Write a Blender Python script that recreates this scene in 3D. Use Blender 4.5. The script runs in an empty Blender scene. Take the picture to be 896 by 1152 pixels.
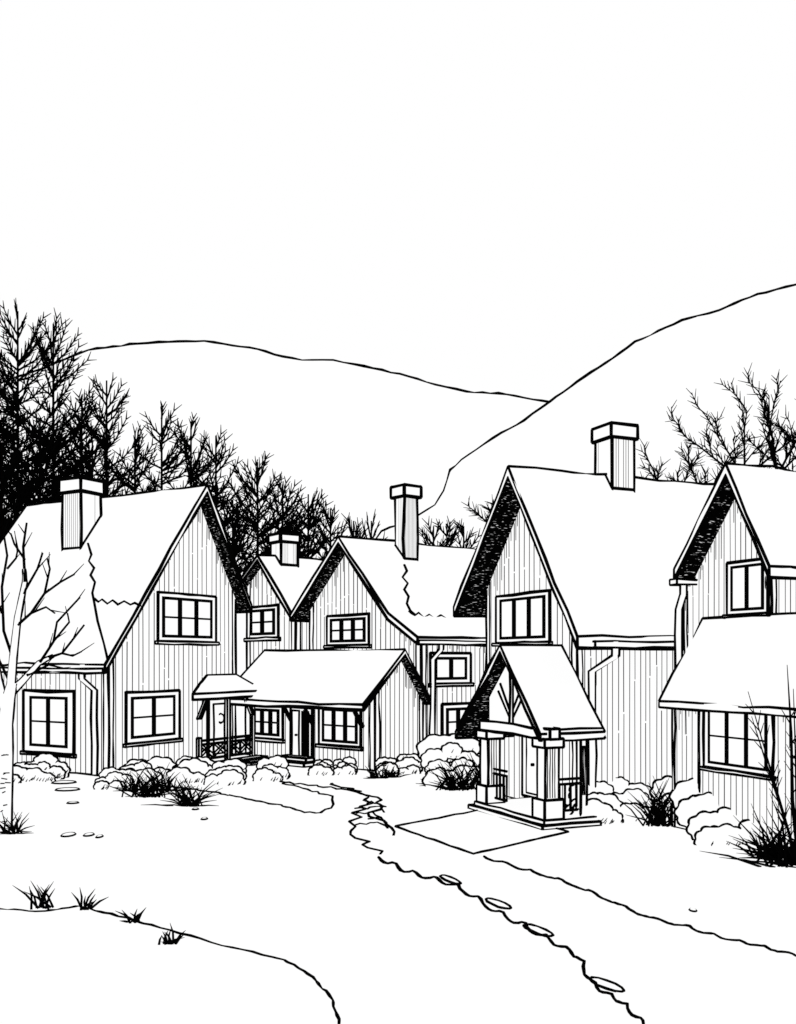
import bpy, bmesh, math, random
from mathutils import Vector, Matrix
random.seed(7)
F=1100.0; H=4.0; HY=740.0; CX=448.0
sc=bpy.context.scene
# ---------------------------------------------------------------- materials
def mat_plain(name,base,emi):
    m=bpy.data.materials.new(name); m.use_nodes=True
    b=m.node_tree.nodes["Principled BSDF"]
    b.inputs["Base Color"].default_value=(base,base,base,1)
    b.inputs["Roughness"].default_value=1
    b.inputs["Specular IOR Level"].default_value=0
    b.inputs["Emission Color"].default_value=(1,1,1,1)
    b.inputs["Emission Strength"].default_value=emi
    m.cycles.emission_sampling='NONE'
    return m
PAPER=mat_plain("self_lit_paper_white",.04,.97)  # glows by its own emission, so white surfaces stay flat and unshaded
INK=mat_plain("black_ink",.001,0)
THIN=mat_plain("thin_ink",.012,0)
GREY=mat_plain("soft_grey_glass",.1,.55)
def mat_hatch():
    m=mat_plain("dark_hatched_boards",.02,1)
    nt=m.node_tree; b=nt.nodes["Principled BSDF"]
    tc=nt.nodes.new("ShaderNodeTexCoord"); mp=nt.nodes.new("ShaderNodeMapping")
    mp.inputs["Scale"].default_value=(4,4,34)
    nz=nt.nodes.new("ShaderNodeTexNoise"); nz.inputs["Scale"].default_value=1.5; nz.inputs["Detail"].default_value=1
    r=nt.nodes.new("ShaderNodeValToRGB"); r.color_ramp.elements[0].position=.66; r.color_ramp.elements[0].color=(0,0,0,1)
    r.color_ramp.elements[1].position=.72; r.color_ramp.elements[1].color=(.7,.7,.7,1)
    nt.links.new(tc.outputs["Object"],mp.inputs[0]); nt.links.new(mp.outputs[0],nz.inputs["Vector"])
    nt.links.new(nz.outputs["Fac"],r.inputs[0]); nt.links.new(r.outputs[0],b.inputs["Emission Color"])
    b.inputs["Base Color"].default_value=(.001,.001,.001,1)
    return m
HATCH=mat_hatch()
MATS=[PAPER,INK,THIN,GREY,HATCH]
W_,I_,T_,G_,H_=0,1,2,3,4
# ---------------------------------------------------------------- geometry helpers
def gp(px,py,z=0.0):
    d=(H-z)*F/(py-HY); return Vector(((px-CX)/F*d,d,z))
def at(px,py,d): return Vector(((px-CX)/F*d,d,H+(HY-py)/F*d))
class MB:
    def __init__(s): s.v=[];s.f=[];s.m=[]
    def poly(s,pts,m=W_):
        n=len(s.v); s.v+=[tuple(p) for p in pts]; s.f.append(tuple(range(n,n+len(pts)))); s.m.append(m)
    def tube(s,pts,rs,m=I_,sides=5):
        n0=len(s.v); k=len(pts)
        if k<2: return
        prev=None
        for i,p in enumerate(pts):
            t=(pts[min(i+1,k-1)]-pts[max(i-1,0)])
            if t.length<1e-7: t=Vector((0,0,1))
            t.normalize()
            if prev is None:
                a=Vector((0,0,1)) if abs(t.z)<.8 else Vector((1,0,0))
                x=t.cross(a).normalized()
            else:
                x=prev-t*prev.dot(t)
                if x.length<1e-5: x=t.orthogonal()
                x.normalize()
            prev=x; y=t.cross(x); r=rs[i] if isinstance(rs,list) else rs
            for j in range(sides):
                q=2*math.pi*j/sides
                s.v.append(tuple(p+x*(r*math.cos(q))+y*(r*math.sin(q))))
        for i in range(k-1):
            for j in range(sides):
                a=n0+i*sides+j;b=n0+i*sides+(j+1)%sides
                s.f.append((a,b,b+sides,a+sides)); s.m.append(m)
        s.f.append(tuple(n0+j for j in range(sides))); s.m.append(m)
        s.f.append(tuple(n0+(k-1)*sides+j for j in range(sides))); s.m.append(m)
    def ink(s,pts,r,wob=.35,m=I_,closed=False,step=18):
        pts=[Vector(p) for p in pts]
        if closed: pts=pts+[pts[0]]
        out=[];rr=[]
        for a,b in zip(pts[:-1],pts[1:]):
            L=(b-a).length; n=max(1,int(L/(r*step)))
            for i in range(n):
                p=a.lerp(b,i/n)
                if i>0: p=p+Vector([random.gauss(0,r*wob) for _ in range(3)])
                out.append(p); rr.append(r*random.uniform(.78,1.2))
        out.append(pts[-1]); rr.append(r)
        s.tube(out,rr,m)
    def cone(s,a,b,r,m=I_):
        t=b-a
        if t.length<1e-6: return
        x=t.orthogonal().normalized(); y=t.normalized().cross(x); n=len(s.v)
        for j in range(3):
            q=2.0944*j; s.v.append(tuple(a+x*(r*math.cos(q))+y*(r*math.sin(q))))
        q=r*.4
        for j in range(3):
            g=2.0944*j; s.v.append(tuple(b+x*(q*math.cos(g))+y*(q*math.sin(g))))
        for j in range(3):
            k=(j+1)%3; s.f.append((n+j,n+k,n+3+k,n+3+j)); s.m.append(m)
    def box(s,P,a0,a1,o0,o1,z0,z1,m=W_,r=0):
        c=[P(a,o,z) for z in(z0,z1) for a,o in((a0,o0),(a1,o0),(a1,o1),(a0,o1))]
        for q in((0,1,2,3),(4,5,6,7),(0,1,5,4),(1,2,6,5),(2,3,7,6),(3,0,4,7)): s.poly([c[i] for i in q],m)
        if r:
            for i in range(4):
                s.ink([c[i],c[(i+1)%4]],r);s.ink([c[4+i],c[4+(i+1)%4]],r);s.ink([c[i],c[i+4]],r)
def mk(name,mb,parent=None,base=None,**kw):
    base=Vector(base) if base is not None else (Vector(parent["base"]) if parent else Vector((0,0,0)))
    me=bpy.data.meshes.new(name); me.from_pydata([tuple(Vector(p)-base) for p in mb.v],[],mb.f)
    for m in MATS: me.materials.append(m)
    me.polygons.foreach_set("material_index",mb.m); me.update()
    o=bpy.data.objects.new(name,me); sc.collection.objects.link(o)
    if parent: o.parent=parent; o.location=base-Vector(parent["base"])
    else: o.location=base
    o["base"]=list(base)
    for k,v in kw.items(): o[k]=v
    return o
def empty(name,base,label,cat,group=None):
    o=bpy.data.objects.new(name,None); sc.collection.objects.link(o); o.location=base; o["base"]=list(base)
    o["label"]=label;o["category"]=cat
    if group:o["group"]=group
    return o
class Fr:
    def __init__(s,C,deg,kind):
        a=math.radians(deg);c,n=math.cos(a),math.sin(a); s.C=Vector(C)
        if kind=='R': s.u=Vector((-c,n,0)); s.v=Vector((n,c,0))
        else: s.u=Vector((c,n,0)); s.v=Vector((-n,c,0))
        s.r=1.75*C[1]/F; s.px=C[1]/F
    def P(s,u,v,z): return s.C+s.u*u+s.v*v+Vector((0,0,z))
    def hitv(s,px,py,v0=0):
        r=Vector(((px-CX)/F,1,(HY-py)/F)); o=Vector((0,0,H))
        t=(v0-(o-s.C).dot(s.v))/r.dot(s.v); p=o+r*t; return ((p-s.C).dot(s.u),p.z)
    def hitu(s,px,py,u0=0):
        r=Vector(((px-CX)/F,1,(HY-py)/F)); o=Vector((0,0,H))
        t=(u0-(o-s.C).dot(s.u))/r.dot(s.u); p=o+r*t; return ((p-s.C).dot(s.v),p.z)
    def hitslope(s,px,py,a,b):
        r=Vector(((px-CX)/F,1,(HY-py)/F)); o=Vector((0,0,H)); k=(b[1]-a[1])/(b[0]-a[0])
        ou=(o-s.C).dot(s.u); ru=r.dot(s.u)
        t=(a[1]+k*(ou-a[0])-o.z)/(r.z-k*ru); p=o+r*t
        return (p-s.C).dot(s.u),(p-s.C).dot(s.v),p.z
def zr(prof,u):
    for a,b in zip(prof[:-1],prof[1:]):
        if u<=b[0]: break
    k=(b[1]-a[1])/(b[0]-a[0]); return a[1]+k*(u-a[0])
def stripes(mb,Pf,a0,a1,ztop,z0,sp,w,o=.012,extra=1.0):
    a=a0+sp*.6
    while a<a1-sp*.3:
        zt=ztop(a)-.03; z=z0+random.uniform(0,.1); aa=a+random.uniform(-.1,.1)*sp
        while z<zt-.1:
            L=random.uniform(2,7); z2=min(zt,z+L); ww=w*random.uniform(.75,1.1)
            dx=random.uniform(-.07,.07)*sp
            mb.poly([Pf(aa-ww/2,o,z),Pf(aa+ww/2,o,z),Pf(aa+dx+ww/2,o,z2),Pf(aa+dx-ww/2,o,z2)],T_)
            z=z2+random.uniform(.02,.08)
        for q in(.3,.6):  # extra short strokes at the wall top, eave shading drawn as ink
            if random.random()<.6*extra:
                L=random.uniform(.15,.8); b=a+sp*q
                zt2=ztop(b)
                mb.poly([Pf(b-w*.4,o,zt2-L),Pf(b+w*.4,o,zt2-L),Pf(b+w*.5,o,zt2-.02),Pf(b-w*.5,o,zt2-.02)],T_)
        a+=sp*random.uniform(.92,1.08)
SW=.95
def build_house(name,label,fr,W,L,prof,ov,th,spx=5.0):
    prof=sorted(prof)
    h=empty(name,fr.C,label,"house","timber cottages of the snowy village")
    r=fr.r
    mb=MB(); zt=lambda u: zr(prof,u)-th
    for v in(0,L):
        pts=[(0,0),(0,zt(0))]+[(u,z-th) for u,z in prof if 0<u<W]+[(W,zt(W)),(W,0)]
        mb.poly([fr.P(u,v,z) for u,z in pts])
    for u in(0,W): mb.poly([fr.P(u,0,0),fr.P(u,L,0),fr.P(u,L,zt(u)),fr.P(u,0,zt(u))])
    for u in(0,W):
        for v in(0,L): mb.ink([fr.P(u,v,0),fr.P(u,v,zt(u))],r*1.1)
    mid=W*.5
    du=abs(fr.hitv(*proj(fr.P(mid,0,3)),0)[0]-fr.hitv(proj(fr.P(mid,0,3))[0]+1,proj(fr.P(mid,0,3))[1],0)[0])
    p2=proj(fr.P(0,L*.3,3)); dv=abs(fr.hitu(p2[0],p2[1],0)[0]-fr.hitu(p2[0]+1,p2[1],0)[0])
    for u in(4.5*du,W-4.5*du): mb.ink([fr.P(u,-.01,0),fr.P(u,-.01,zt(u))],r*.7)
    mb.ink([fr.P(-.01,5*dv,0),fr.P(-.01,5*dv,zt(0))],r*.7)
    for a,b in(((0,0),(W,0)),((0,0),(0,L)),((W,0),(W,L)),((0,L),(W,L))): mb.ink([fr.P(a[0],a[1],.03),fr.P(b[0],b[1],.03)],r*.8)
    PF=lambda a,o,z: fr.P(a,-o,z); PS=lambda a,o,z: fr.P(-o,a,z)
    stripes(mb,PF,4*du,W-4*du,zt,0.03,spx*du,SW*du)
    stripes(mb,PS,4*dv,L-.05,lambda a:zt(0),0.03,spx*dv,SW*dv)
    wall=mk("wall",mb,h)
    mb=MB(); v0,v1=-ov,L+.3
    for a,b in zip(prof[:-1],prof[1:]):
        mb.poly([fr.P(a[0],v0,a[1]),fr.P(b[0],v0,b[1]),fr.P(b[0],v1,b[1]),fr.P(a[0],v1,a[1])])
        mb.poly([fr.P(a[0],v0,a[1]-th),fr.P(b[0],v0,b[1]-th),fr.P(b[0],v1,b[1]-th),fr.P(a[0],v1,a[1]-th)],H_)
        for v in(v0,v1):
            mb.poly([fr.P(a[0],v,a[1]),fr.P(b[0],v,b[1]),fr.P(b[0],v,b[1]-th),fr.P(a[0],v,a[1]-th)])
    for e in(prof[0],prof[-1]):
        mb.poly([fr.P(e[0],v0,e[1]),fr.P(e[0],v1,e[1]),fr.P(e[0],v1,e[1]-th),fr.P(e[0],v0,e[1]-th)])
        mb.ink([fr.P(e[0],v0,e[1]),fr.P(e[0],v1,e[1])],r,.6); mb.ink([fr.P(e[0],v0,e[1]-th),fr.P(e[0],v1,e[1]-th)],r*1.2)
        for v in (v0,v1): mb.ink([fr.P(e[0],v,e[1]-th),fr.P(e[0],v,e[1])],r)
    for v in(v0,v1):
        mb.ink([fr.P(u,v,z) for u,z in prof],r*1.1,.4); mb.ink([fr.P(u,v,z-th) for u,z in prof],r*1.15,.3)
    pk=max(prof,key=lambda q:q[1]); mb.ink([fr.P(pk[0],v0,pk[1]+.01),fr.P(pk[0],v1,pk[1]+.01)],r*1.1,.8)
    roof=mk("roof",mb,h)
    return h,wall,roof,prof
def proj(p): return (CX+p.x/p.y*F, HY-(p.z-H)/p.y*F)
def window(h,fr,plane,off,x0,y0,x1,y1,cols,rows,trim=5,sill=True,name="window"):
    hit=fr.hitv if plane=='v' else fr.hitu
    a0,zt=hit(x0,y0,off); a1,zb=hit(x1,y1,off); zt2=hit(x1,y0,off)[1]; zb2=hit(x0,y1,off)[1]
    zt=(zt+zt2)/2; zb=(zb+zb2)/2
    sx=abs(a1-a0)/(x1-x0); sz=(zt-zb)/(y1-y0)
    if a0>a1:a0,a1=a1,a0
    P=(lambda a,o,z: fr.P(a,off-o,z)) if plane=='v' else (lambda a,o,z: fr.P(off-o,a,z))
    r=fr.r
    mb=MB(); mb.box(P,a0,a1,-.02,.04,zb,zt,W_,r*1.15)
    ta=trim*sx*.8; tz=trim*sz*.8
    mb.box(P,a0+ta,a1-ta,.04,.05,zb+tz,zt-tz,I_)
    w=mk(name,mb,h)
    A0,A1,Z0,Z1=a0+ta,a1-ta,zb+tz,zt-tz; ga=5.2*sx; gz=2.2*sz; m=3.4
    cw=(A1-A0-2*m*sx+ga)/cols; 
    mb=MB()
    for i in range(cols):
        q0=A0+m*sx+i*cw; q1=q0+cw-ga
        Zb=Z0+m*sz; Zt=Z1-m*sz; rh=(Zt-Zb+gz)/rows
        for j in range(rows):
            g0=Zb+j*rh; g1=g0+rh-gz
            mb.box(P,q0,q1,.05,.056,g0,g1,W_)
    mk("pane",mb,w)
    if sill:
        mb=MB(); mb.box(P,a0-2*sx,a1+2*sx,0,.12,zb-3*sz,zb-.005,W_,r*.8); mk("sill",mb,w)
    return w
def chimney(roof,fr,cx,base_py,top_py,wpx,seg,cap=12,ratio=.75,shaft=1.0):
    u,v,z=fr.hitslope(cx,base_py,*seg); d=fr.P(u,v,z).y; s=wpx*d/F*ratio/2*.9
    k_=(seg[1][1]-seg[0][1])/(seg[1][0]-seg[0][0]); ridge=max(seg[0][1],seg[1][1])
    zt=H+(HY-top_py)/F*d; ch=cap*d/F; r=fr.r*d/fr.C.y*1.0
    P=lambda a,o,zz: fr.P(u+a,v+o,zz)
    mb=MB(); q=s*shaft
    mb.box(P,-q,q,-q,q,z-1.2,zt-ch,W_,r*1.1)
    zz=lambda a: min(z+k_*a,ridge)+.02
    lo=-q if k_>0 else q
    mb.ink([P(lo,-q,zz(lo)),P(lo,q,zz(lo))],r*1.1)
    am=max(-q,min(q,(ridge-z)/k_)); mb.ink([P(lo,-q,zz(lo)),P(am,-q,zz(am))],r*1.1)
    for k in range(9):
        if random.random()<.8:
            o=-q+2*q*(k+.5)/9; mb.poly([P(-q-.01,o,z-.8),P(-q-.01,o+.02,z-.8),P(-q-.01,o+.02,zt-ch),P(-q-.01,o,zt-ch)],T_)
    for k in range(8):
        o=q*(-.95+1.8*k/8); z3=zz(o)
        if random.random()<.35: mb.poly([P(o,-q-.01,z3),P(o+.02,-q-.01,z3),P(o+.02,-q-.01,zt-ch),P(o,-q-.01,zt-ch)],T_)
    mb.box(P,-s*1.18,s*1.18,-s*1.18,s*1.18,zt-ch,zt,W_,r*1.25)
    mk("chimney",mb,roof)
def gutter(h,fr,u,z,v0,v1,r,spout_v=None,wu=0):
    mb=MB(); P=fr.P
    mb.box(lambda a,o,zz:P(u+a,o,zz),-.09,.05,v0,v1,z-.16,z-.02,W_,r*.9)
    mk("gutter",mb,h)
    if spout_v is not None:
        mb=MB(); pts=[P(u,spout_v,z-.16),P(u,spout_v,z-.35),P(wu-.12,spout_v,z-.75),P(wu-.12,spout_v,.1)]
        mb.tube(pts,.09,W_,6)
        for dx in(-.09,.09): mb.ink([p+Vector((dx,-.05,0)) for p in pts],r*.95)
        mk("downspout",mb,h)

# ================================================================ HOUSE A
fa=Fr(gp(122,875),60,'L')
W=fa.hitv(265,740)[0]; ov=.55
prof=[fa.hitv(118,748,-ov),fa.hitv(233,546,-ov),fa.hitv(283,681,-ov)]
hA,wA,rA,pA=build_house("cottage","steep snow-roofed cottage with board walls and small railed porch",fa,W,9,prof,ov,.26,5.5)
chimney(rA,fa,92,600,541,42,(pA[0],pA[1]),cap=15)
window(hA,fa,'v',0,177,669,242,722,3,2)
window(hA,fa,'v',0,141,778,201,834,2,2,6)
window(hA,fa,'u',0,28,777,84,847,2,2,8)
gutter(hA,fa,pA[0][0],pA[0][1]-.1,-ov,9,fa.r*.9,.5,0)
def roofcurve(mb,fr,seg,pts,r,off=.02):
    out=[]
    for x,y in pts:
        u,v,z=fr.hitslope(x,y,*seg); out.append(fr.P(u,v,z+off))
    mb.ink(out,r,.7)
mb=MB()
roofcurve(mb,fa,(pA[0],pA[1]),[(99,612),(103,625),(100,632),(106,640),(102,648),(107,656),(104,668),(106,678),(110,700),(117,725),(121,742)],fa.r*.9)
roofcurve(mb,fa,(pA[0],pA[1]),[(106,674),(111,678),(115,675),(121,680),(127,676),(133,681),(140,677),(147,681),(152,679),(158,682)],fa.r*.9)
mk("snow_edge",mb,rA)
# porch A
mb=MB(); pv=-1.0
t0,t1=fa.hitv(233,763,-.02),fa.hitv(262,763,-.02); b0,b1=fa.hitv(217,781,pv-.2),fa.hitv(297,780,pv-.2)
zt=(t0[1]+t1[1])/2+.12; zb=(b0[1]+b1[1])/2+.05
A=[fa.P(t0[0],-.02,zt),fa.P(t1[0]+.2,-.02,zt),fa.P(b1[0],pv-.2,zb),fa.P(b0[0],pv-.2,zb)]
dn=Vector((0,0,-.2)); B=[p+dn for p in A]
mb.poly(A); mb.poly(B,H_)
for i in range(4):
    j=(i+1)%4; mb.poly([A[i],A[j],B[j],B[i]]); mb.ink([A[i],A[j]],fa.r*1.1); mb.ink([B[i],B[j]],fa.r*1.1); mb.ink([A[i],B[i]],fa.r)
porch=mk("porch",mb,hA)
uL=fa.hitv(224,830,pv)[0]; uR=fa.hitv(284,830,pv)[0]; uM=fa.hitv(256,830,pv)[0]
zR1=fa.hitv(250,831,pv)[1]
mb=MB(); mb.box(fa.P,uL-.1,uR+.15,pv-.1,-.01,0,.22,W_,fa.r); mk("floor",mb,porch)
for k in range(2):
    mb=MB(); mb.box(fa.P,uR-1.2,uR+.3,pv-.5-.4*k,pv-.1-.4*k,0,.2-.08*k,W_,fa.r*1.1); mk("step",mb,porch)
for uu in(uL,uM,uR):
    mb=MB(); top=zR1+.1 if uu==uL else zb-.15
    mb.box(fa.P,uu-.07,uu+.07,pv-.05,pv+.05,.2,top,W_,fa.r*.9)
    mk("post",mb,porch)
for uu in(uL,uR):
    mb=MB(); sg=1 if uu==uL else -1
    mb.box(lambda a,o,z:fa.P(uu+a+sg*(z-(zb-.9))*.6,o,z),-.06,.06,pv-.05,pv+.05,zb-.9,zb-.2,W_,fa.r*.9); mk("bracket",mb,porch)
for a,b in((uL,uM),(uM,uR)):
    mb=MB()
    for z in(zR1,zR1-.14,.35): mb.ink([fa.P(a,pv,z),fa.P(b,pv,z)],fa.r*1.1)
    n=2
    for k in range(n):
        x0=a+(b-a)*k/n;x1=a+(b-a)*(k+1)/n
        for o in(0,.16):
            mb.ink([fa.P(x0,pv,.35+o),fa.P(x1-o,pv,zR1-.14)],fa.r*.7); mb.ink([fa.P(x1,pv,.35+o),fa.P(x0+o,pv,zR1-.14)],fa.r*.7)
        mb.ink([fa.P(x1,pv,.35),fa.P(x1,pv,zR1-.14)],fa.r)
    mk("railing",mb,porch)
mb=MB(); d0=fa.hitv(233,786)[0]; d1=fa.hitv(257,786)[0]; Pf=lambda a,o,z: fa.P(a,-o,z)
zd=fa.hitv(245,786)[1]
mb.box(Pf,d0,d1,0,.08,.2,zd,W_,fa.r*1.2); mb.box(Pf,d0+.25,d1-.25,.08,.1,.35,zd-.2,W_,fa.r*.8)
door=mk("door",mb,hA)
mb=MB(); c=fa.P((d0+d1)/2,-.14,zd-.75); mb.ink([c+Vector((.14*math.cos(a/8*6.283),0,.18*math.sin(a/8*6.283))) for a in range(8)],fa.r*.9,0,closed=True); mk("wreath",mb,door)

# ================================================================ HOUSE D
fd=Fr(gp(422,868),50,'L'); ov=.35
W=fd.hitv(476,740)[0]; Ld=fd.hitu(277,800)[0]
prof=[fd.hitv(409,793,-ov),fd.hitv(456,731,-ov),fd.hitv(484,786,-ov)]
hD,wD,rD,pD=build_house("cottage","low single-storey cottage with long snowy roof and central door",fd,W,Ld,prof,ov,.18,5)
window(hD,fd,'u',0,283,794,319,831,3,2,4)
window(hD,fd,'u',0,360,794,407,839,3,2,4)
mb=MB(); a0=fd.hitu(353,800)[0]; a1=fd.hitu(329,800)[0]; zt=fd.hitu(340,796)[1]
Ps=lambda a,o,z: fd.P(-o,a,z)
mb.box(Ps,a0,a1,0,.07,.05,zt,W_,fd.r*1.2); mb.box(Ps,a0+.15,(a0+a1)/2,.07,.09,.1,zt-.12,I_)
mb.box(Ps,(a0+a1)/2+.1,a1-.1,.07,.1,.1,zt-.12,W_,fd.r*.7)
dr=mk("door",mb,hD)
mb=MB(); mb.tube([Ps((a0+a1)/2+.2,.12,1.1),Ps((a0+a1)/2+.2,.2,1.1)],.05,I_,6); mk("handle",mb,dr)
mb=MB(); mb.box(Ps,a0-.3,a1+.3,.1,.8,0,.16,W_,fd.r); mk("step",mb,hD)
mb=MB(); mb.box(Ps,a0-.1,a1+.1,.1,.5,.16,.3,W_,fd.r); mk("step",mb,hD)
for px in(330,353,409): 
    mb=MB(); a=fd.hitu(px,800)[0]; mb.ink([Ps(a,.05,zt-.6),Ps(a,.45,zt-.05)],fd.r*1.7)
    mk("bracket",mb,hD)

# ================================================================ HOUSE C
fc=Fr(gp(474,854),52,'R'); ov=.7
W=fc.hitv(349,740)[0]
prof=[fc.hitv(470,717,-ov),fc.hitv(437,690,-ov),fc.hitv(381,604,-ov),fc.hitv(327,692,-ov)]
hC,wC,rC,pC=build_house("cottage","two-storey board cottage with tall chimney and flared snowy roof",fc,W,9,prof,ov,.26,5)
chimney(rC,fc,457,622,548,30,(pC[1],pC[2]),cap=12,shaft=.85)
window(hC,fc,'v',0,369,692,416,726,3,2,4)
window(hC,fc,'u',0,484,735,529,769,2,1,5)
window(hC,fc,'u',0,497,792,532,832,2,2,5)
gutter(hC,fc,pC[0][0],pC[0][1]-.1,-ov,9,fc.r*.8,.5,0)
mb=MB(); seg=(pC[1],pC[2])
roofcurve(mb,fc,seg,[(455,636),(458,643),(453,650),(459,657),(455,664),(460,672),(458,680),(462,688),(468,693)],fc.r*.9)
roofcurve(mb,fc,seg,[(460,688),(466,694),(471,690),(477,696),(483,692),(489,697),(496,693),(502,697)],fc.r*.9)
mk("snow_edge",mb,rC)

# ================================================================ HOUSE B
fb=Fr(Vector(((333-CX)/F*47.5,47.5,0)),52,'R'); ov=.5
W=fb.hitv(278,740)[0]
prof=[fb.hitv(329,692,-ov),fb.hitv(290,625,-ov),fb.hitv(268,656,-ov)]
hB,wB,rB,pB=build_house("cottage","small gabled cottage with squat chimney tucked behind larger houses",fb,W,6,prof,ov,.24,5)
chimney(rB,fb,320,627,602,32,(pB[0],pB[1]),cap=9)
window(hB,fb,'v',0,279,682,314,718,2,2,4)

# ================================================================ HOUSE E
fe=Fr(gp(650,918),66,'R'); ov=.75
W=fe.hitv(548,740)[0]
prof=[fe.hitv(650,716,-ov),fe.hitv(572,525,-ov),fe.hitv(511,683,-ov)]
hE,wE,rE,pE=build_house("cottage","large steep-roofed board cottage with timber-framed gabled entrance porch",fe,W,9,prof,ov,.28,6)
chimney(rE,fe,692,532,481,45,(pE[0],pE[1]),cap=15,ratio=.74)
window(hE,fe,'v',0,560,668,620,723,3,1,5)
gutter(hE,fe,pE[0][0],pE[0][1]-.1,-.3,9,fe.r*.9,.35,0)
# porch E
g=gp(617,930)-fe.C; pv=g.dot(fe.v); pu=g.dot(fe.u); pul=fe.hitv(552,915,pv)[0]
r=fe.r*.9
po=.32; pb=pv+.95
pf=sorted([fe.hitv(608,826,pv-po),fe.hitv(563,726,pv-po),fe.hitv(513,824,pv-po)])
zc=fe.hitv(617,826,pv)[1]
mb=MB(); th=.16; v0,v1=pv-po,-.02
for a,b in zip(pf[:-1],pf[1:]):
    mb.poly([fe.P(a[0],v0,a[1]),fe.P(b[0],v0,b[1]),fe.P(b[0],v1,b[1]),fe.P(a[0],v1,a[1])])
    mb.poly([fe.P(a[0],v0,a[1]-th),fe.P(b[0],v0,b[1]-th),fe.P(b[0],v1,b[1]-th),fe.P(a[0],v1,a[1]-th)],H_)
    for v in(v0,v1): mb.poly([fe.P(a[0],v,a[1]),fe.P(b[0],v,b[1]),fe.P(b[0],v,b[1]-th),fe.P(a[0],v,a[1]-th)])
for e in(pf[0],pf[-1]):
    mb.poly([fe.P(e[0],v0,e[1]),fe.P(e[0],v1,e[1]),fe.P(e[0],v1,e[1]-th),fe.P(e[0],v0,e[1]-th)])
    mb.ink([fe.P(e[0],v0,e[1]),fe.P(e[0],v1,e[1])],r); mb.ink([fe.P(e[0],v0,e[1]-th),fe.P(e[0],v1,e[1]-th)],r)
    mb.ink([fe.P(e[0],v0,e[1]),fe.P(e[0],v0,e[1]-th)],r)
for v in(v0,v1):
    mb.ink([fe.P(u,v,z) for u,z in pf],r*1.2); mb.ink([fe.P(u,v,z-th) for u,z in pf],r*1.2)
mb.ink([fe.P(pf[1][0],v0,pf[1][1]),fe.P(pf[1][0],v1,pf[1][1])],r*1.1)
porch=mk("porch",mb,hE)
um,zm=pf[1]
mb=MB(); zz=zc+.14
def clip(u): return zr(pf,u)-th-.02
tri=[(pu-.15,zz),(pu-.15,max(zz+.01,clip(pu-.15))),(um,zm-th-.02),(pul+.15,max(zz+.01,clip(pul+.15))),(pul+.15,zz)]
mb.poly([fe.P(u,pv+.06,z) for u,z in tri]); mk("gable",mb,porch)
mb=MB(); mb.box(fe.P,pu-.42,pul+.42,pv-.42,pb+.25,0,.1,W_,r*1.1); mk("step",mb,porch)
mb=MB(); mb.box(fe.P,pu-.3,pul+.3,pv-.3,-.02,.1,.2,W_,r*.9); mk("floor",mb,porch)
for uu,vv,hw in((pu,pv,.18),(pul,pv,.18),(pu,pb,.08)):
    mb=MB(); P=lambda a,o,z: fe.P(uu+a,vv+o,z)
    mb.box(P,-hw,hw,-hw,hw,.2,zc-.15,W_,r*1.1)
    if hw>.12: mb.box(P,-.26,.26,-.26,.26,.2,.66,W_,r*1.1); mb.box(P,-.26,.26,-.26,.26,zc-.3,zc-.1,W_,r*1.1)
    for k in range(4): 
        o=(-.12+.06*k)*hw/.16; mb.ink([P(-hw-.01,o,.7),P(-hw-.01,o,zc-.3)],r*.4)
    mk("post",mb,porch)
mb=MB(); mb.box(fe.P,pu-.3,pul+.3,pv-.14,pv+.12,zc-.1,zc+.14,W_,r*1.2)
mb.box(fe.P,pu-.1,pu+.1,pv+.13,-.02,zc-.1,zc+.1,W_,r)
for du in(-.09,.09): mb.ink([fe.P(um+du,pv,zc+.14),fe.P(um+du,pv,clip(um+du))],r)
for s in(-1,1):
    for o in(0,.2):
        k=.65; mb.ink([fe.P(um+s*.09,pv,zc+.3+o),fe.P(um+s*(k-o*.5),pv,min(clip(um+s*(k-o*.5)),zc+.95+o))],r)
mk("truss",mb,porch)
for (ua,va,ub,vb,n) in((pu,pv,pu,pb,6),(pul,pv,pul-.85,pv,5)):
    mb=MB()
    for z in(.35,.98,1.1): mb.ink([fe.P(ua,va,z),fe.P(ub,vb,z)],r*1.1)
    for k in range(1,n+1): mb.ink([fe.P(ua+(ub-ua)*k/n,va+(vb-va)*k/n,.35),fe.P(ua+(ub-ua)*k/n,va+(vb-va)*k/n,.98)],r*.9)
    mk("railing",mb,porch)
mb=MB(); Pf=lambda a,o,z: fe.P(a,-o,z)
a0=fe.hitv(612,860)[0]; a1=fe.hitv(590,860)[0]
if a0>a1:a0,a1=a1,a0
mb.box(Pf,a0,a1,0,.05,.2,zc+.0,W_,r*1.2); mb.box(Pf,a0+.22,a1-.22,.05,.06,.3,zc-.2,W_,r*.8)
dr=mk("door",mb,hE)
mb=MB(); mb.tube([Pf(a0+.4,.06,1.1),Pf(a0+.4,.14,1.1)],.05,I_,6); mk("handle",mb,dr)

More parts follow.
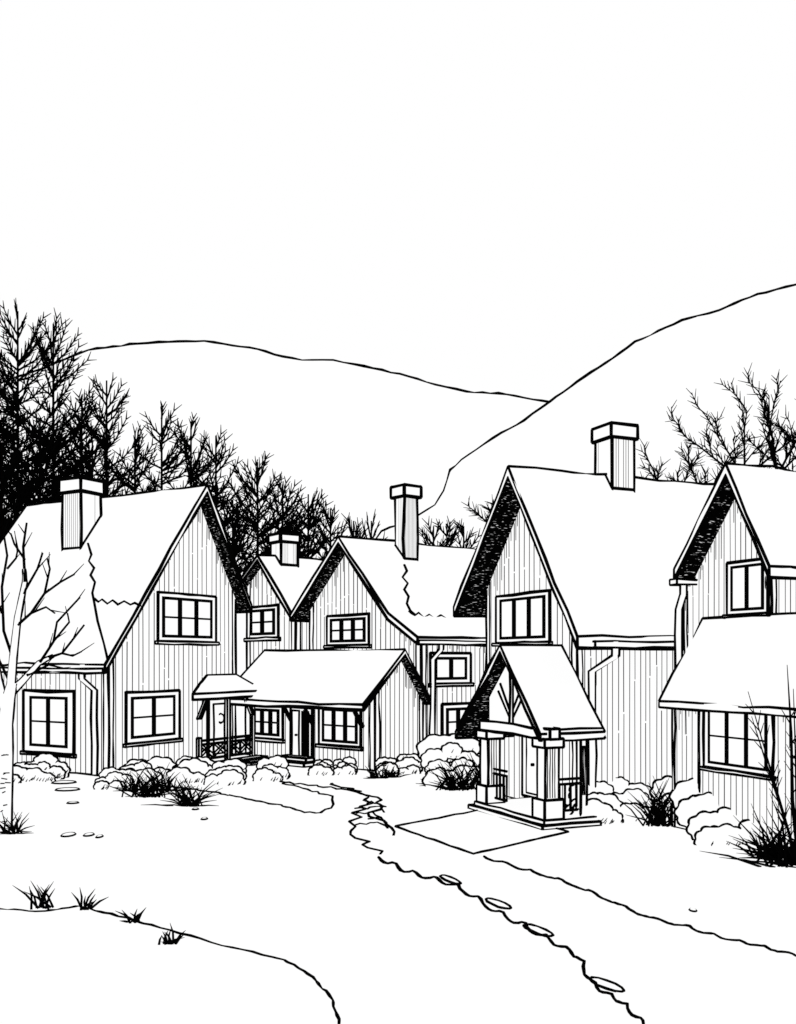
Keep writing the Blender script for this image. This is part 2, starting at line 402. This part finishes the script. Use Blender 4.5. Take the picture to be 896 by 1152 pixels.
# ================================================================ HOUSE F
ff=Fr(gp(868,944),66,'R'); ov=.6
W=ff.hitv(770,740)[0]
prof=[ff.hitv(866,637,-ov),ff.hitv(817,522,-ov),ff.hitv(759,640,-ov)]
hF,wF,rF,pF=build_house("cottage","tall gabled cottage with snow-covered lean-to and wide lower window",ff,W,8,prof,ov,.24,6)
window(hF,ff,'v',0,820,631,866,691,2,1,5)
r=ff.r*.95
mb=MB(); vt=-.02; vb=-1.25
uT,zT=ff.hitv(791,696,vt); uB,zB=ff.hitv(742,789,vb); uR=-3.2
A=[ff.P(uT,vt,zT),ff.P(uR,vt,zT),ff.P(uR,vb,zB),ff.P(uB,vb,zB)]; B=[p+Vector((0,0,-.14)) for p in A]
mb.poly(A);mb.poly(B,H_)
for i in range(4):
    j=(i+1)%4; mb.poly([A[i],A[j],B[j],B[i]]); mb.ink([A[i],A[j]],r*1.1,.6); mb.ink([B[i],B[j]],r); mb.ink([A[i],B[i]],r)
lr=mk("lean_to_roof",mb,hF)
mb=MB(); vw=-.95; uW=ff.hitv(757,800,vw)[0]; zw=zB-.02
mb.box(ff.P,uR+.1,uW,vw,-.01,0,zw,W_,r)
p=ff.P(uW*.5,vw,2); q=proj(p); du=abs(ff.hitv(q[0]+1,q[1],vw)[0]-ff.hitv(q[0],q[1],vw)[0])
stripes(mb,lambda a,o,z: ff.P(a,vw-o,z),uR+.2,uW-.05,lambda a:zw,.05,6.0*du,SW*du)
for k in(4,33): mb.ink([ff.P(uW-k*du,vw-.03,0),ff.P(uW-k*du,vw-.03,zw)],r)
mk("lean_to_wall",mb,hF)
window(hF,ff,'v',vw,794,793,871,868,3,2,6)
eu,ez=pF[-1]
mb=MB(); mb.box(ff.P,eu-.1,eu+.16,-ov,5,ez-.38,ez-.25,W_,r*.9)
mk("gutter",mb,hF)
mb=MB(); pts=[ff.P(eu+.05,-.3,ez-.38),ff.P(eu+.05,-.3,ez-.6),ff.P(W+.1,-.1,ez-.95),ff.P(W+.1,-.1,.1)]
mb.tube(pts,.08,W_,6)
for dx in(-.08,.08): mb.ink([q+Vector((dx,-.05,0)) for q in pts],r)
mk("downspout",mb,hF)

# ================================================================ GROUND
def structure(name,mb): return mk(name,mb,kind="structure")
mb=MB(); mb.poly([Vector(p) for p in((-500,-60,0),(500,-60,0),(500,600,0),(-500,600,0))]); structure("ground",mb)
def gcurve(mb,pts,w=2.4,z=.01,jag=0,closed=False,scal=0,per=26):
    out=list(pts)
    fine=[];rr=[];ph=0
    if closed: out.append(out[0])
    for (a,b),(c,d) in zip(out[:-1],out[1:]):
        L=math.hypot(c-a,d-b); n=max(1,int(L/(4 if (jag or scal) else 9)))
        for i in range(n):
            x=a+(c-a)*i/n; y=b+(d-b)*i/n
            if scal:
                ph+=L/n; o=abs(math.sin(ph*math.pi/per+.8*math.sin(ph*.02)))*scal+math.sin(ph*.045)*scal*.5; x+=-(d-b)/L*o; y+=(c-a)/L*o
            y+=random.gauss(0,.2+jag*.5); x+=random.gauss(0,.25+jag)
            p=gp(x,y,z); fine.append(p); rr.append(w*.5*p.y/F*random.uniform(.8,1.2))
    p=gp(out[-1][0],out[-1][1],z); fine.append(p); rr.append(w*.5*p.y/F)
    mb.tube(fine,rr,I_)
Lp=[(318,880),(350,884),(392,889),(420,897),(402,915),(396,930),(404,944),(428,961),(470,978),(500,990),(545,1014),(590,1034),(625,1060),(652,1076),(668,1101),(702,1122),(727,1152),(760,1200)]
Rp=[(330,876),(372,882),(412,893),(430,903),(418,915),(430,928),(443,940),(500,955),(545,962),(575,970),(640,994),(690,1012),(740,1034),(800,1050),(850,1060),(896,1075),(980,1100)]
mb=MB()
mb.poly([gp(*q,.004) for q in Lp+Rp[::-1]])
def zig(pts,amp):
    out=[]
    for (a,b),(c,d) in zip(pts[:-1],pts[1:]):
        L=math.hypot(c-a,d-b); n=max(1,int(L/5))
        for i in range(n): out.append((a+(c-a)*i/n+random.choice((-1,1))*random.uniform(.4,1)*amp,b+(d-b)*i/n+random.uniform(-.6,.6)))
    return out+[pts[-1]]
gcurve(mb,zig(Lp[3:8],8),3.4); gcurve(mb,Lp[7:],4.2,jag=.05,scal=6)
gcurve(mb,zig(Lp[:4],3),3.0)
gcurve(mb,zig(Rp[1:7],7),3.4); gcurve(mb,Rp[8:],4.0,jag=.1,scal=3,per=34)
for cx_,cy_,k in((507,990,9),(561,1017,11),(606,1047,13),(683,1108,15)):
    gcurve(mb,[(cx_+1.3*k*math.cos(a),cy_+k*.32*math.sin(a)+.45*k*math.cos(a)) for a in [i*.5236 for i in range(12)]],3.4,closed=True)
for k in range(5):
    gcurve(mb,[(408+random.uniform(-8,8),904+k*6),(424+random.uniform(-6,8),902+k*6),(436+random.uniform(-10,2),908+k*6)],2.8,jag=.6)
structure("path",mb)
mb=MB(); dv=[(180,884),(235,891),(300,903),(345,914),(362,915),(378,906),(372,896),(345,888),(318,882)]
mb.poly([gp(x,y,.004) for x,y in dv]); gcurve(mb,zig(dv,2),3.0,jag=.3); structure("driveway",mb)
mb=MB(); sl=[(445,930),(533,961),(640,936),(540,912)]
mb.poly([gp(x,y,.012) for x,y in sl]); gcurve(mb,sl,3.4,.016,closed=True); structure("pavement",mb)
mb=MB(); bz=.25; bk=[(-120,1030),(0,1023),(50,1026),(90,1020),(125,1029),(180,1044),(250,1064),(320,1080),(352,1100),(374,1125),(382,1152),(385,1260)]
top=[gp(x,y,bz) for x,y in bk]
mb.poly([Vector((top[0].x,4,bz))]+top[::1])
for a,b in zip(top[:-1],top[1:]): mb.poly([a,b,Vector((b.x,b.y,0)),Vector((a.x,a.y,0))])
fine=[]
for a,b in zip(top[:-1],top[1:]):
    for i in range(6): fine.append(a.lerp(b,i/6)+Vector((random.gauss(0,.006),random.gauss(0,.015),random.gauss(0,.004))))
mb.tube(fine,[2.0*p.y/F*random.uniform(.75,1.2) for p in fine],I_)
structure("terrain",mb)
def hill(name,prof,D,front,w):
    mb=MB(); cr=[at(x,y,D) for x,y in prof]
    for a,b in zip(cr[:-1],cr[1:]):
        fa_=Vector((a.x,a.y-front,0));fb_=Vector((b.x,b.y-front,0)); ba=Vector((a.x,a.y+front,0)); bb=Vector((b.x,b.y+front,0))
        mb.poly([fa_,fb_,b,a]); mb.poly([a,b,bb,ba])
    fine=[]
    for a,b in zip(cr[:-1],cr[1:]):
        n=max(1,int((b-a).length/(D/F*9)))
        for i in range(n): fine.append(a.lerp(b,i/n)+Vector((0,0,random.gauss(0,.55*D/F))))
    mb.tube(fine,[w*.5*D/F*random.uniform(.75,1.25) for _ in fine],I_)
    structure(name,mb)
hill("hill",[(-500,640),(-250,520),(-60,450),(40,418),(85,400),(100,394),(155,387),(190,385),(230,384),(262,389),(290,393),(318,402),(340,405),(375,405),(410,413),(450,421),(490,433),(525,441),(570,444),(600,450),(640,456),(760,470),(900,500),(1100,560),(1400,735)],260,90,3.6)
hill("hill",[(370,736),(400,640),(430,598),(465,584),(490,568),(500,552),(507,530),(520,517),(545,500),(565,487),(590,474),(618,453),(650,430),(690,403),(715,385),(750,368),(785,355),(810,350),(835,338),(862,329),(896,320),(1000,300),(1150,330),(1300,420),(1500,736)],170,60,3.8)
# ================================================================ VEGETATION
def conifer(px,top,d,w,dens=1.0,ybot=640,label="dark needled pine tree behind the village roofs"):
    x=(px-CX)/F*d; s=d/F; h=H+(HY-top)*s; base=Vector((x,d,0))
    e=empty("pine_tree",base,label,"tree","pine trees behind the houses")
    mb=MB(); mb.tube([base,base+Vector((0,0,h*.5)),base+Vector((0,0,h))],[2.8*s,2.0*s,.9*s],I_,6); mk("trunk",mb,e)
    mb=MB(); span=ybot-top; nb=int(span*.33*dens)
    for i in range(nb):
        dy=span*(i+random.random())/nb
        az=random.choice((0,math.pi))+random.gauss(0,.75); el=math.radians(random.uniform(28,50)+25*max(0,1-dy/50))
        bl=min(1.35*w,7+w*(dy/100)**.55)*random.uniform(.65,1.25)/max(.55,math.cos(el))*s
        dr=Vector((math.cos(az)*math.cos(el),math.sin(az)*math.cos(el),math.sin(el)))
        p0=base+Vector((0,0,h-dy*s-bl*math.sin(el)*.8)); mid=p0+dr*bl*.5+Vector((0,0,-.06*bl)); p1=p0+dr*bl+Vector((0,0,.05*bl))
        mb.tube([p0,mid,p1],[1.4*s,1.1*s,.7*s],I_,3)
        n=max(3,int(bl/s/7.5))
        side=dr.cross(Vector((0,0,1))).normalized(); upv=side.cross(dr).normalized()
        for k in range(n):
            q=(k+.9)/n; p=p0.lerp(mid,q*2) if q<.5 else mid.lerp(p1,q*2-1)
            for sg in(-1,1):
                ang=random.uniform(.4,.65); ro=random.uniform(.5,1.4)
                sv=(side*math.cos(ro)+upv*math.sin(ro))*sg
                dd=dr*math.cos(ang)+sv*math.sin(ang)+Vector((0,0,.12))
                mb.cone(p,p+dd.normalized()*s*random.uniform(10,17)*(1-.3*q),.95*s)
    mk("crown",mb,e)
for a in [(20,350,50,46,1.0),(60,364,47,42,.85),(-14,405,46,44,.9),(92,445,50,34,.9),(120,428,46,34,.8),(45,470,44,50,1.0),(2,500,43,50,1.1),(104,495,44,40,1.0),
          (152,486,48,32,.75),(182,462,50,34,.75),(215,474,50,34,.75),(243,490,52,34,.65),
          (290,520,60,46,1.2),(262,562,58,34,1.0),(318,545,62,40,1.1),(347,556,62,34,1.0),(372,572,64,28,.9),(398,586,66,24,.8),(418,586,66,20,.7),
          (488,592,70,18,.8),(503,589,72,18,.8),(522,592,72,18,.8)]:
    conifer(*a)
def grow(mb,p,dr,L,r,dep,s,spread=.6,up=.12):
    n=4; pts=[p];d=dr.copy()
    for i in range(n):
        d=(d+Vector((random.gauss(0,.1),random.gauss(0,.1),random.gauss(0,.08)+up*.3))).normalized(); pts.append(pts[-1]+d*L/n)
    mb.tube(pts,[r*(1-.14*i) for i in range(n+1)],I_,4)
    m=max(2,int(L/s/7))
    for k in range(m):
        q=(k+.6)/m*n; i=min(n-1,int(q)); a=pts[i].lerp(pts[i+1],q-i); dd=(pts[i+1]-pts[i]).normalized()
        if dep==2 and k<m*.25: continue
        for sg in(-1,1):
            if random.random()<.6:
                nd=dd+Vector((sg*.6*dd.z,random.gauss(0,.25),-sg*.6*dd.x+.1)); mb.cone(a,a+nd.normalized()*s*random.uniform(8,14),.8*s)
    if dep<=0: return
    for k in range(1,n+1):
        if dep==1 and random.random()<.4: continue
        ax=Vector((random.gauss(0,1),random.gauss(0,.7),random.gauss(0,.5))).normalized()
        nd=(d+ax*spread*1.3); nd.z+=up
        grow(mb,pts[k],nd.normalized(),L*random.uniform(.28,.45),max(r*.7,.8*s),dep-1,s,spread,up)
def bare(px,top,d,lab,w=60,n=6,hh=115):
    s=d/F; base=Vector(((px-CX)*s,d,0)); h=(H+(HY-top)*s)
    e=empty("bare_tree",base,lab,"tree","leafless trees behind the houses")
    z0=h-hh*s
    mb=MB(); mb.tube([base,base+Vector((0,0,z0))],[3*s,2.2*s],I_,5); mk("trunk",mb,e)
    mb=MB()
    for i in range(n):
        fx=-1+2*i/(n-1); a=fx*.85+random.gauss(0,.08)
        v=Vector((math.sin(a)*w/60,random.gauss(0,.3),math.cos(a))).normalized()
        grow(mb,base+Vector((0,0,z0)),v,hh*s*random.uniform(.7,.82),1.5*s,2,s,.5,.1)
    mk("crown",mb,e)
for a in [(750,506,48,90,4,75),(795,492,50,80,4,75),(836,430,44,55,4,110),(876,424,44,55,4,110),(912,455,42,70,4,90),(556,556,60,40,3,40)]:
    bare(a[0],a[1],a[2],"leafless branching tree rising behind snowy roofs",a[3],a[4],a[5])
base=gp(4,933); D=base.y; s=D/F
e=empty("bare_tree",base,"slender pale-trunked leafless tree in front of cottage","tree")
P=lambda x,y,dy=0: at(x,y,D+dy)
def outlined(mb,pts,ws,dy=0):
    fine=[];fw=[]
    for i in range(len(pts)-1):
        for k in range(4):
            t=k/4; fine.append(P(pts[i][0]*(1-t)+pts[i+1][0]*t,pts[i][1]*(1-t)+pts[i+1][1]*t,dy)); fw.append(ws[i]*(1-t)+ws[i+1]*t)
    fine.append(P(*pts[-1],dy)); fw.append(ws[-1])
    mb.tube(fine,[w*s for w in fw],W_,10)
    for sg in(-1,1):
        out=[]
        for i,p in enumerate(fine):
            t=(fine[min(i+1,len(fine)-1)]-fine[max(i-1,0)]).normalized(); nrm=Vector((t.z,0,-t.x)); out.append(p+nrm*sg*fw[i]*s)
        mb.ink(out,1.4*s,.4)
mb=MB()
outlined(mb,[(0,938),(4,900),(6,850),(6,815),(10,785),(14,768)],[13,9.5,8.5,8,6.5,5])
for k in range(12):
    y=random.uniform(800,925); a=random.uniform(-6,0); mb.ink([P(6+a,y,-.2),P(6+a+random.uniform(2,7),y+random.uniform(-2,2),-.2)],.7*s)
mk("trunk",mb,e)
mb=MB()
outlined(mb,[(12,775),(15,740),(20,695),(28,655),(27,640)],[4.5,3.8,3.2,2.3,1.2],.02)
outlined(mb,[(12,780),(26,766),(44,746),(60,738)],[4.2,3.2,2.4,1.2],.05)
outlined(mb,[(6,800),(-2,765),(-10,720),(-18,660)],[5,4,3.5,2],.03)
brs=[([(28,655),(26,615),(30,588)],2.8),([(55,740),(70,735),(95,703)],2.6),
 ([(14,740),(4,710),(2,660),(8,625),(4,600)],2.8),([(18,705),(35,690),(50,668),(68,655),(84,646)],2.6),([(26,668),(42,640),(48,622)],2.2),([(45,745),(60,722),(64,700),(90,672)],2.4),
 ([(12,770),(0,745),(-10,725)],2.6),([(2,690),(-6,670),(-10,650)],2.2),([(35,690),(52,683),(62,690)],2),([(50,668),(56,640),(53,628)],2),([(30,760),(55,748),(72,752)],2.2),([(70,735),(82,738),(92,733)],1.8),([(28,630),(16,612),(12,600)],2),([(8,640),(18,628),(20,618)],1.8),([(60,722),(78,700),(76,690)],1.8)]
for pts,w in brs:
    dy=0; c=[]
    for q in pts: c.append(P(q[0],q[1],dy)); dy+=random.uniform(-.12,.12)
    n=len(c); mb.tube(c,[w*s*.5*(1-.5*i/(n-1))+.5*s for i in range(n)],I_,5)
    for k in range(1,n):
        a=c[k-1].lerp(c[k],random.random()); d=(c[k]-c[k-1]).normalized()+Vector((random.gauss(0,.5),random.gauss(0,.4),.3))
        mb.cone(a,a+d.normalized()*s*random.uniform(12,24),1.0*s)
mk("crown",mb,e)
def tuft(px,py,hpx,n,spread,label="spiky dark grass tuft poking through snow",z=0,name="grass_tuft",wid=1.7,cat="plant",base_w=.2):
    b=gp(px,py,z); s=b.y/F; mb=MB()
    for i in range(n):
        a=random.gauss(0,.45)*spread; o=Vector((random.gauss(0,base_w)*hpx*s,random.gauss(0,.08)*hpx*s,0)); L=hpx*s*random.uniform(.45,1.05)
        d=Vector((math.sin(a),random.gauss(0,.3),max(.12,math.cos(a)))).normalized()
        p=b+o; m=p+d*L*.55; q=m+(d+Vector((math.copysign(.25,a),0,-.12))).normalized()*L*.45
        mb.tube([p,m,q],[wid*.6*s,wid*.5*s,.25*s],I_,3)
    mk(name,mb,base=b,label=label,category=cat,group="grass tufts in the snow")
for a in [(48,1022,38,12,1.1),(98,1024,26,8,1.3),(150,1038,26,10,1.3)]:
    tuft(*a,z=.25,wid=2.8,base_w=.15)
tuft(190,1062,24,12,1.8,z=.25,wid=2.8)
tuft(12,938,28,40,2.0); tuft(168,897,42,52,1.5); tuft(213,907,38,48,1.7); tuft(188,890,32,26,1.8); tuft(150,890,26,20,1.8)
tuft(515,889,38,55,1.7); tuft(744,929,56,60,1.2,base_w=.2,wid=2.0); tuft(425,876,18,30,1.8); tuft(440,875,16,30,1.8); tuft(532,888,48,26,.9); tuft(490,884,24,20,1.8)
tuft(890,974,84,62,1.8,label="spiky evergreen shrub spreading over snow",name="shrub",wid=2.6,base_w=.22)
tuft(868,966,50,46,2.1,label="spiky evergreen shrub spreading over snow",name="shrub",wid=2.6,base_w=.25)
b=gp(900,978); D=b.y; s=D/F; e=empty("bare_shrub",b,"tall leafless shrub with thin upright twigs","shrub")
mb=MB()
for tx,ty,w in[(846,806,2.0),(886,748,2.8),(893,775,2.0),(862,850,1.8),(912,742,2.4),(930,790,2.4),(842,778,1.6)]:
    p=[b,at((900*2+tx)/3+random.uniform(-4,4),(978*2+ty)/3,D),at((900+tx*2)/3,(978+ty*2)/3,D+random.uniform(-.2,.2)),at(tx,ty,D+random.uniform(-.3,.3))]
    mb.tube(p,[w*s,w*.8*s,w*.55*s,.4*s],I_,4)
    for k in range(8):
        q=random.uniform(.25,.95)*3; i=min(2,int(q)); a=p[i].lerp(p[i+1],q-i)
        d=(p[i+1]-p[i]).normalized()+Vector((random.choice((-1,1))*random.uniform(.35,.8),random.gauss(0,.3),.2)); mb.cone(a,a+d.normalized()*s*random.uniform(12,28),1.0*s)
mk("branches",mb,e)
bm=bmesh.new(); bmesh.ops.create_icosphere(bm,subdivisions=3,radius=1); SV=[v.co.copy() for v in bm.verts]; SF=[tuple(v.index for v in f.verts) for f in bm.faces]; bm.free()
def bush(x0,x1,top,bot,lump,label="rounded bush capped with fluffy snow"):
    b=gp((x0+x1)/2,bot-2); D=b.y; s=D/F; mb=MB()
    hw=(x1-x0)/2; hh=bot-top; L=[]
    rows=max(2,int(round(hh/(lump*.95)))+1)
    for row in range(rows):
        frac=1-row/(rows-1) if rows>1 else 1
        n=max(2,int(hw*2/(lump*1.15)))+(row%2)
        for i in range(n):
            fx=(-1+2*(i+.5)/n)+random.uniform(-.12,.12)
            dome=math.sqrt(max(.08,1-fx*fx*.8)); rr=lump*random.uniform(.42,.9)
            zz=max(rr*.35,(hh*dome-rr)*(.12+.88*frac)+random.uniform(-.15,.12)*lump)
            L.append((fx*(hw-rr*.6),zz,rr,(frac-.5)*lump*1.3*rows*.6))
    for fx,zz,rr,dy in L:
        c=Vector((b.x+fx*s,D+(dy+random.uniform(-1.5,1.5))*s+lump*s*.6,zz*s)); R=rr*s; k=len(mb.v)
        sc_=Vector((random.uniform(1,1.3),.75,random.uniform(.8,1)))
        # scalloped lump: the sphere surface and its contour bulge together
        ph=random.uniform(0,6); nb=random.choice((7,8,9)); amp=.16
        def bul(a): return 1.0-amp*.3+amp*abs(math.sin(nb*a/2+ph))
        for v in SV:
            a=math.atan2(v.z,v.x); rad=math.hypot(v.x,v.z); f=1+(bul(a)-1)*rad
            mb.v.append(c+Vector((v.x*sc_.x*f,v.y*sc_.y,v.z*sc_.z*f))*(R*.97))
        mb.f+=[tuple(j+k for j in f) for f in SF]; mb.m+=[W_]*len(SF)
        m=54; ring=[]
        for j in range(m):
            a=6.2832*j/m; q=R*bul(a); ring.append(c+Vector((math.cos(a)*q*sc_.x,0,math.sin(a)*q*sc_.z)))
        w0=random.uniform(1.3,1.65)
        mb.tube(ring+[ring[0]],[w0*s*random.uniform(.8,1.15) for _ in range(m+1)],I_,4)
        low=zz<hh*.45
        for j in range(int(rr*(1.5 if low else .5))):
            a=random.uniform(-.3,1.3); el=random.uniform(-.9,-.1)
            q=c+Vector((math.sin(a)*math.cos(el)*sc_.x,-math.cos(a)*math.cos(el)*sc_.y,math.sin(el)*sc_.z))*(R*1.04)
            if q.z>0: mb.cone(q,q+Vector((2.2*s,0,random.uniform(2.5,5)*s)),.75*s)
    mk("bush",mb,base=b,label=label,category="bush",group="snow-capped bushes along the cottages")
for a in [(-20,30,858,882,15),(18,68,852,880,14),(104,146,864,889,15),(128,190,850,884,18),(190,240,851,882,17),(228,275,857,884,15),(286,322,852,880,12),
          (350,374,857,874,10),(372,402,855,873,10),(425,446,853,873,11),(446,474,850,872,12),(474,541,822,884,21),
          (643,700,883,926,23),(684,746,880,923,23),(748,800,874,926,24),(772,846,880,948,27),(828,886,876,948,27)]:
    bush(*a)
def stone(px,py,w,h):
    b=gp(px,py); s=b.y/F; mb=MB()
    mb.v+=[tuple(b+Vector((v.x*w*s,v.y*h*s*6,max(-.01,v.z)*.05))) for v in SV]; mb.f+=SF; mb.m+=[W_]*len(SF)
    mb.tube([b+Vector((math.cos(a)*w*s,math.sin(a)*h*s*6,.01)) for a in [i*.5236 for i in range(13)]],[1.4*s]*13,I_,4)
    mk("stone",mb,base=b,label="small flat stone showing through snow",category="stone",group="stones in the snow")
for a in [(82,904,6,1),(77,940,7,2.0),(100,940,5,1.5),(112,942,3,1.2),(230,922,3,1),(220,911,3,.8),(780,1025,3.5,1),(72,881,13,2),(76,889,13,2)]: stone(*a)
# ================================================================ world, sun, camera
w=bpy.data.worlds.new("World"); sc.world=w; w.use_nodes=True
bg=w.node_tree.nodes["Background"]; bg.inputs[0].default_value=(1,1,1,1); bg.inputs[1].default_value=1.0
l=bpy.data.lights.new("sun","SUN"); l.energy=1; l.angle=math.radians(10); lo=bpy.data.objects.new("sun",l); lo.rotation_euler=(math.radians(45),0,math.radians(30)); lo.location=(0,0,50); sc.collection.objects.link(lo)
cam=bpy.data.cameras.new("camera"); co=bpy.data.objects.new("camera",cam); sc.collection.objects.link(co)
co.location=(0,0,H); co.rotation_euler=(math.radians(90),0,0)
cam.sensor_fit='HORIZONTAL'; cam.sensor_width=36; cam.lens=36*F/896; cam.shift_y=(HY-576)/896; cam.clip_end=2000; cam.clip_start=.1
sc.camera=co
sc.view_settings.view_transform='Standard'; sc.view_settings.look='None'; sc.view_settings.exposure=0
for o in bpy.data.objects:
    if "base" in o: del o["base"]
